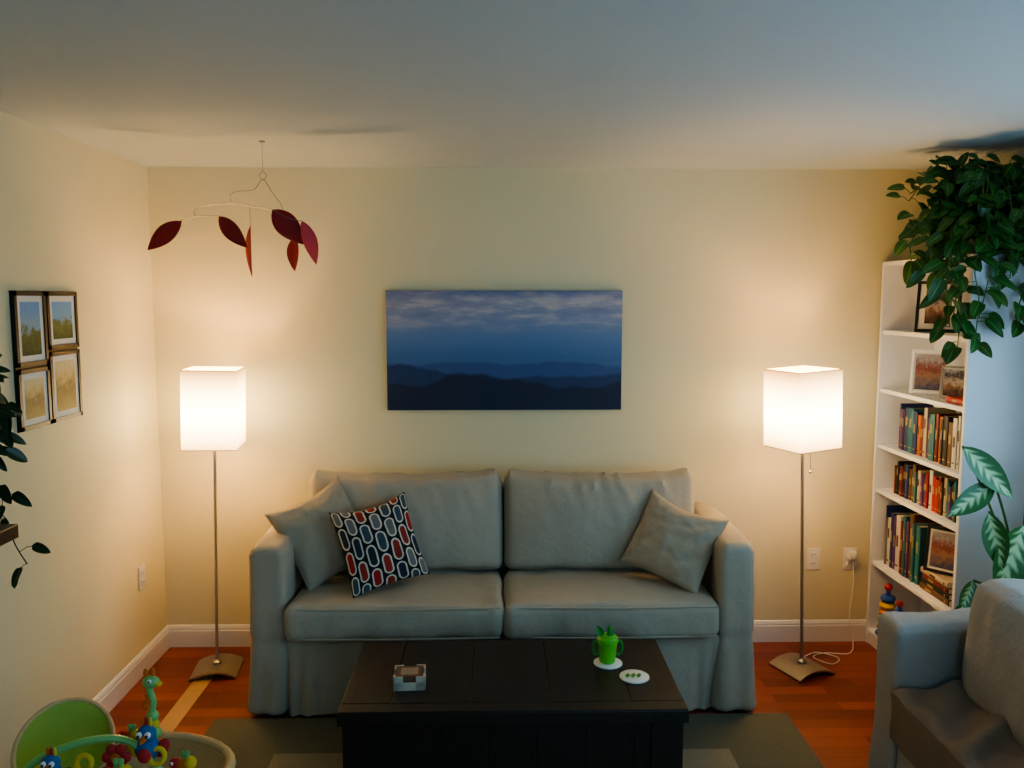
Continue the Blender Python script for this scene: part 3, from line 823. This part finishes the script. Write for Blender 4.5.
dl((1.88, 3.1, .62), (1.74, 3.04, .50), (.1, -1, .5), .10, .03, (2.06, 3.12, .5))
dl((1.92, 3.05, .60), (1.82, 3.0, .44), (.1, -1, .5), .10, .03, (2.06, 3.12, .5))
dl((1.84, 3.06, .72), (1.77, 3.02, .60), (.1, -1, .3), .07, .03, (2.06, 3.12, .5))
st.done('stem', M_stem, dp, smooth=60); lf.done('foliage', M_dief, dp, smooth=70)

# shelf + plant on the left wall
M_brown = mat('dark_brown_wood', (.05, .025, .014), .45, var=.25, vs=14)
ws = thing('wooden_shelf', (XL, 2.36, 1.04), 'small dark brown wooden shelf fixed to the side wall', 'shelf')
MB().box((0, -.26, 0), (.18, .26, .045)).done('board', M_brown, ws, bevel=.003)
for y in (-.17, .17):
    MB().box((0, y-.01, -.14), (.014, y+.01, 0)).box((0, y-.01, -.014), (.14, y+.01, 0)).add([(.012, y-.006, -.13), (.012, y+.006, -.13), (.13, y+.006, -.012), (.13, y-.006, -.012), (.002, y-.006, -.13), (.002, y+.006, -.13)], [(0, 1, 2, 3), (4, 5, 1, 0)]).done('bracket', M_brown, ws)
O3 = V((-1.60, 2.40, 1.0855))
lp = thing('potted_ivy', tuple(O3), 'dark green trailing plant in a small pot on the wall shelf', 'plant')
pot(lp, .07, .12, mat('grey_glaze', (.10, .10, .11), .4))
def clampL(p):
    w = p+O3; w.x = max(w.x, -1.69)
    if w.z < 1.10 and w.x < -1.5 and w.y < 2.64: w.y = 2.645
    return w-O3
paths = []
rnd = random.Random(5)
for i in range(26):
    ex, ey, ez = rnd.uniform(-1.62, -1.545), rnd.uniform(2.50, 2.62), rnd.uniform(1.38, 1.58)
    e = V((ex, ey, ez)) - O3
    paths.append([V((0, 0, .1)), V((e.x*.3, e.y*.3, e.z*.6)), V((e.x*.75, e.y*.75, e.z*1.05)), e, e+V((.0, .02, -.07))])
for e in [((-1.62, 2.50, 1.24), (-1.58, 2.58, 1.22), (-1.555, 2.62, 1.17)),
          ((-1.62, 2.52, 1.15), (-1.59, 2.66, 1.10), (-1.57, 2.68, 1.0), (-1.54, 2.69, .93))]:
    paths.append([V((0, 0, .11))] + [V(q)-O3 for q in e])
foliage(paths, 8, (.05, .08), .055, clampL, (M_leafd, M_dkstem), lp, .002, .6)

# ------------------------------------------------------------------ armchair
ac = thing('armchair', (1.785, 2.27, 0), 'slipcovered grey linen armchair beside the bookcase', 'armchair')
O4 = V((1.745, 2.27, 0))
A = lambda x, y, z: (x-O4.x, y-O4.y, z)
MB().rbox(A(1.36, 1.83, .04), A(2.12, 2.71, .29), .03, .08).done('base', M_chair, ac)
for y0, y1 in ((1.68, 1.835), (2.705, 2.865)):
    def af(p, d, u):
        q = V((p.x*6, p.y*6+y0*5, p.z*3)); fl = max(0, .33-p.z)/.33
        p = p + d*(.010*noise.noise(q)+.005*noise.noise(q*2.6)) + V((d.x, d.y, 0))*(fl*.02+fl*.01*math.sin(p.x*50+p.y*40))
        if u.z > 0: p.z += .010*(1-u.y*u.y) - .010*max(0, -u.x)**3
        return p
    MB().rbox(A(1.335, y0, .008), A(2.12, y1, .685), .028, .03, af).done('armrest', M_chair, ac)
MB().rbox(A(1.99, 1.84, .06), A(2.13, 2.70, .80), .045, .05, cloth_noise(.008, 5, 3)).done('backrest', M_chair, ac)
MB().rbox(A(1.33, 1.84, .29), A(1.98, 2.70, .445), .035, .03, cushion_fn(2, .014, .005, 31)).done('seat_cushion', M_chair, ac)
mb = MB(); vs = []; fs = []
nx, nz = 60, 6
for j in range(nz+1):
    for i in range(nx+1):
        y = -.42+.84*i/nx; t = j/nz
        vs.append((-.395-.012*t-.01*t*math.sin(y*30), y, .29-.28*t))
for j in range(nz):
    for i in range(nx):
        a = j*(nx+1)+i; fs.append((a, a+1, a+nx+2, a+nx+1))
mb.add(vs, fs).done('skirt', M_chair, ac, smooth=60)
def bf2(p, d, u):
    kk = max(0, 1-u.y*u.y)**.4*max(0, 1-u.z*u.z)**.5
    p = p + V((.05*kk*(1 if u.x > 0 else -1)*abs(u.x), 0, 0)) + d*(.012*noise.noise(p*7)+.012*noise.noise(V((p.x*9, p.y*14, p.z*4))))
    return p
MB().rbox((-.15, -.43, -.225), (.15, .42, .215), .05, .03, bf2).done('back_cushion', M_chair, ac, loc=A(1.715, 2.27, .655), rot=(0, math.radians(4), 0))
# throw blanket, softly folded on the seat and hanging over its front
vs = []; fs = []; nu, nv = 110, 120
for j in range(nv+1):
    for i in range(nu+1):
        u, v = i/nu, j/nv
        y = 1.95 + .72*v + .02*noise.noise(V((u*3, v*3, 3)))
        xx = 1.60 - u*.42
        if xx > 1.345: x, z = xx, .470
        else:
            o = 1.345-xx; x = 1.315; z = .470-o
            x -= .014*(.5+.5*math.sin(v*23+1))
        # long soft folds running diagonally plus a few broad humps
        ph_ = (y*.9 - x*.7)*30 + 2.6*noise.noise(V((x*3, y*3, 2)))
        fold = (.5+.5*math.sin(ph_))**1.6
        amp = .022 + .020*(.5+noise.noise(V((x*4, y*3, 8))))
        r = fold*amp + .045*max(0, noise.noise(V((x*3.5+4, y*3.5, 5)))) + .004*noise.noise(V((x*18, y*18, 1)))
        if xx > 1.345: z += r + .004
        else: x -= r*.5
        vs.append((x-1.5, y-2.3, z-.46))
for j in range(nv):
    for i in range(nu):
        a = j*(nu+1)+i; fs.append((a, a+nu+1, a+nu+2, a+1))
bl = MB().add(vs, fs).done('throw_blanket', M_blank, None, (1.54, 2.3, .46), smooth=80, label='crumpled grey-brown throw blanket on the armchair seat', category='blanket')
bl.modifiers.new('thick', 'SOLIDIFY').thickness = .006

# ------------------------------------------------------------------ baby bouncer
bb = thing('baby_bouncer', (-1.145, 2.42, .0165), 'lime and beige baby bouncer seat with plush toys on its bar', 'baby bouncer')
M_lime = fabric('lime_cloth', (.34, .50, .10)); M_tan = fabric('tan_plush', (.60, .46, .26)); M_limeP = mat('lime_tube', (.22, .52, .18), .35)
M_blue = mat('blue_plush', (.02, .14, .36), .8); M_orange = mat('orange_plush', (.60, .16, .02), .8); M_rd = mat('red_plush', (.45, .03, .03), .8)
M_yel = mat('yellow_plush', (.65, .5, .05), .8); M_wh = mat('eye_white', (.8, .8, .8), .4); M_bk = mat('eye_black', (.01, .01, .01), .3)
el = lambda rx, ry, z, n=28, c=(0, 0): [(c[0]+rx*math.cos(2*math.pi*i/n), c[1]+ry*math.sin(2*math.pi*i/n), z) for i in range(n)]
MB().tube(el(.34, .26, .013), .012, 8, closed=True).done('base_frame', M_limeP, bb)
for sx in (-1, 1):
    for sy in (-1, 1):
        MB().tube(catmull([(sx*.24, sy*.18, .016), (sx*.30, sy*.2, .14), (sx*.27, sy*.17, .28), (sx*.24, sy*.14, .34)], 5), .010, 8).done('leg', M_limeP, bb)
# seat bowl
vs = []; fs = []; n = 40; K = 10
for j in range(K+1):
    t = j/K
    for i in range(n):
        a = 2*math.pi*i/n; r = math.sin(t*math.pi/2)
        vs.append((.03+.30*r*math.cos(a), .20*r*math.sin(a), .24+.11*(1-math.cos(t*math.pi/2))+.012*noise.noise(V((math.cos(a)*3, math.sin(a)*3, t*5)))))
for j in range(K):
    for i in range(n): fs.append((j*n+i, j*n+(i+1) % n, (j+1)*n+(i+1) % n, (j+1)*n+i))
seat = MB().add(vs, fs).done('seat', M_tan, bb, smooth=80)
seat.modifiers.new('thick', 'SOLIDIFY').thickness = .012
MB().tube([(.03+.30*math.cos(2*math.pi*i/36), .20*math.sin(2*math.pi*i/36), .352) for i in range(36)], .015, 10, closed=True).done('seat_rim', M_tan, bb)
# headrest panel (tilted oval)
nrm = V((.35, -.45, .80)).normalized(); sx_ = V((1, .2, -.3)); sx_ = (sx_-nrm*sx_.dot(nrm)).normalized(); sy_ = nrm.cross(sx_)
Mh = Matrix.Translation((-.19, .05, .400)) @ Matrix((sx_, sy_, nrm)).transposed().to_4x4()
prof = [(0, -.035), (.06, -.030), (.11, -.012), (.145, .012), (.152, .012), (.12, -.02), (.06, -.044), (0, -.048)]
Ms = Mh @ Matrix.Diagonal((.88, 1.05, 1, 1))
MB().lathe(prof, n=36, M=Ms).done('headrest', M_lime, bb, smooth=80)
MB().tube([(.133*math.cos(2*math.pi*i/36), .150*1.05*math.sin(2*math.pi*i/36), .012) for i in range(36)], .007, 8, closed=True, M=Mh).done('headrest_rim', M_tan, bb)
MB().tube(catmull([(-.24, -.13, .34), (-.20, -.12, .44), (-.06, -.08, .49), (.06, -.05, .47), (.15, -.05, .37)], 8), .011, 10).done('toy_bar', M_limeP, bb)
def toy(loc, build, name, label, sc=1.):
    mb = MB(); build(mb)
    o = mb.done(name, [M_limeP, M_blue, M_orange, M_rd, M_yel, M_wh, M_bk, M_grn2], bb, loc, label=label)
    o.scale = (sc,)*3; return o
def tower(m):
    m.ball((0, 0, 0), (.030, .030, .028), 2).ball((.002, 0, .035), (.026, .026, .022), 0).ball((0, 0, .064), (.022, .022, .018), 4)
    m.ball((.003, 0, .090), (.019, .019, .018), 0).tube(catmull([(0, 0, .10), (.008, 0, .135), (0, 0, .165), (-.004, 0, .19)], 5), [.010]*15+[.008], 8, 0)
    m.ball((.004, -.004, .20), (.026, .018, .020), 0).ball((.026, -.006, .195), (.014, .010, .009), 4)
    m.ball((.006, -.02, .208), .007, 5).ball((.007, -.026, .208), .0035, 6)
    m.ball((-.012, 0, .225), (.007, .007, .016), 2).ball((.010, 0, .228), (.007, .007, .016), 2)
    for a in range(5): m.ball((-.018+.003*a, 0, .12+.018*a), (.008, .006, .008), 2)
def bird(m):
    m.ball((0, 0, 0), (.040, .032, .038), 1).ball((0, -.006, .05), (.030, .028, .028), 1)
    m.ball((-.012, -.030, .058), .010, 5).ball((.014, -.030, .058), .010, 5).ball((-.012, -.039, .058), .005, 6).ball((.014, -.039, .058), .005, 6)
    m.lathe([(.012, 0), (.008, .012), (0, .026)], (0, 0, 0), 10, 2, Matrix.Translation((0, -.030, .045)) @ Matrix.Rotation(math.radians(100), 4, 'X'))
    m.ball((.046, 0, .0), (.020, .010, .034), 3, Matrix.Rotation(.5, 4, 'Y')).ball((-.046, 0, .0), (.020, .010, .034), 4, Matrix.Rotation(-.5, 4, 'Y'))
    for a in (-1, 0, 1): m.ball((a*.012, 0, .084), (.006, .006, .018), (2, 3, 4)[a+1])
    m.ball((0, -.028, -.01), (.022, .012, .024), 3)
def star(m):
    for a in range(6):
        q = a*math.pi/3; m.ball((.028*math.cos(q), 0, .028*math.sin(q)), (.018, .010, .018), 3)
    m.ball((0, -.004, 0), (.017, .014, .017), 2)
def bug(m):
    m.ball((0, 0, 0), (.034, .022, .024), 2).ball((-.03, -.004, .008), (.020, .018, .018), 3).ball((.02, 0, .006), (.022, .024, .022), 4)
    m.ball((-.036, -.02, .014), .006, 5).ball((-.037, -.025, .014), .003, 6)
    for a in (-1, 1): m.ball((.004, .0, .03), (.012, .004, .024), 0, Matrix.Rotation(a*.6, 4, 'Y'))
toy((.095, .02, .425), tower, 'plush_tower', 'tall stacked green and yellow plush animal toy')
toy((.105, -.04, .445), bird, 'plush_bird', 'blue plush bird toy with orange beak', .95)
toy((-.125, -.14, .42), bird, 'plush_bird', 'blue plush bird toy with orange beak', .85)
toy((.03, -.08, .44), star, 'plush_flower', 'red and orange plush flower toy', .95)
toy((.05, -.12, .41), bug, 'plush_bug', 'orange and red plush bug toy')
toy((.04, .0, .46), bug, 'plush_bug', 'orange and red plush bug toy', .8)
toy((.18, .04, .345), bug, 'plush_bug', 'orange and red plush bug toy', .9)
for loc, an in (((.14, -.06, .43), 1.2), ((-.05, -.11, .44), 1.3)):
    MB().tube(el(.022, .022, 0, 14), .008, 8, closed=True, M=Matrix.Translation(loc) @ Matrix.Rotation(an, 4, 'X')).done('teething_ring', M_yel, bb)

# ------------------------------------------------------------------ light
wd = bpy.data.worlds.new('sky'); scene.world = wd; wd.use_nodes = True
bg = wd.node_tree.nodes['Background']; bg.inputs[0].default_value = (.40, .73, 1., 1); bg.inputs[1].default_value = 3.9
def portal(name, loc, rot, sx, sy):
    l = bpy.data.lights.new(name, 'AREA'); l.shape = 'RECTANGLE'; l.size = sx; l.size_y = sy; l.cycles.is_portal = True
    o = bpy.data.objects.new(name, l); COL.objects.link(o); o.location = loc; o.rotation_euler = rot
portal('window_portal_side', (XR+.09, (wy0+wy1)/2, (wz0+wz1)/2), (0, math.radians(90), 0), wz1-wz0, wy1-wy0)
portal('window_portal_rear', ((fx0+fx1)/2, YF-.09, (fz0+fz1)/2), (math.radians(90), 0, 0), fx1-fx0, fz1-fz0)

# ------------------------------------------------------------------ camera
cam = bpy.data.cameras.new('camera'); cam.sensor_width = 36; cam.lens = 830/1024*36
co = bpy.data.objects.new('camera', cam); COL.objects.link(co)
co.location = (0, 0, 1.80); co.rotation_euler = (math.radians(90-5.9), 0, math.radians(-1.2))
scene.camera = co
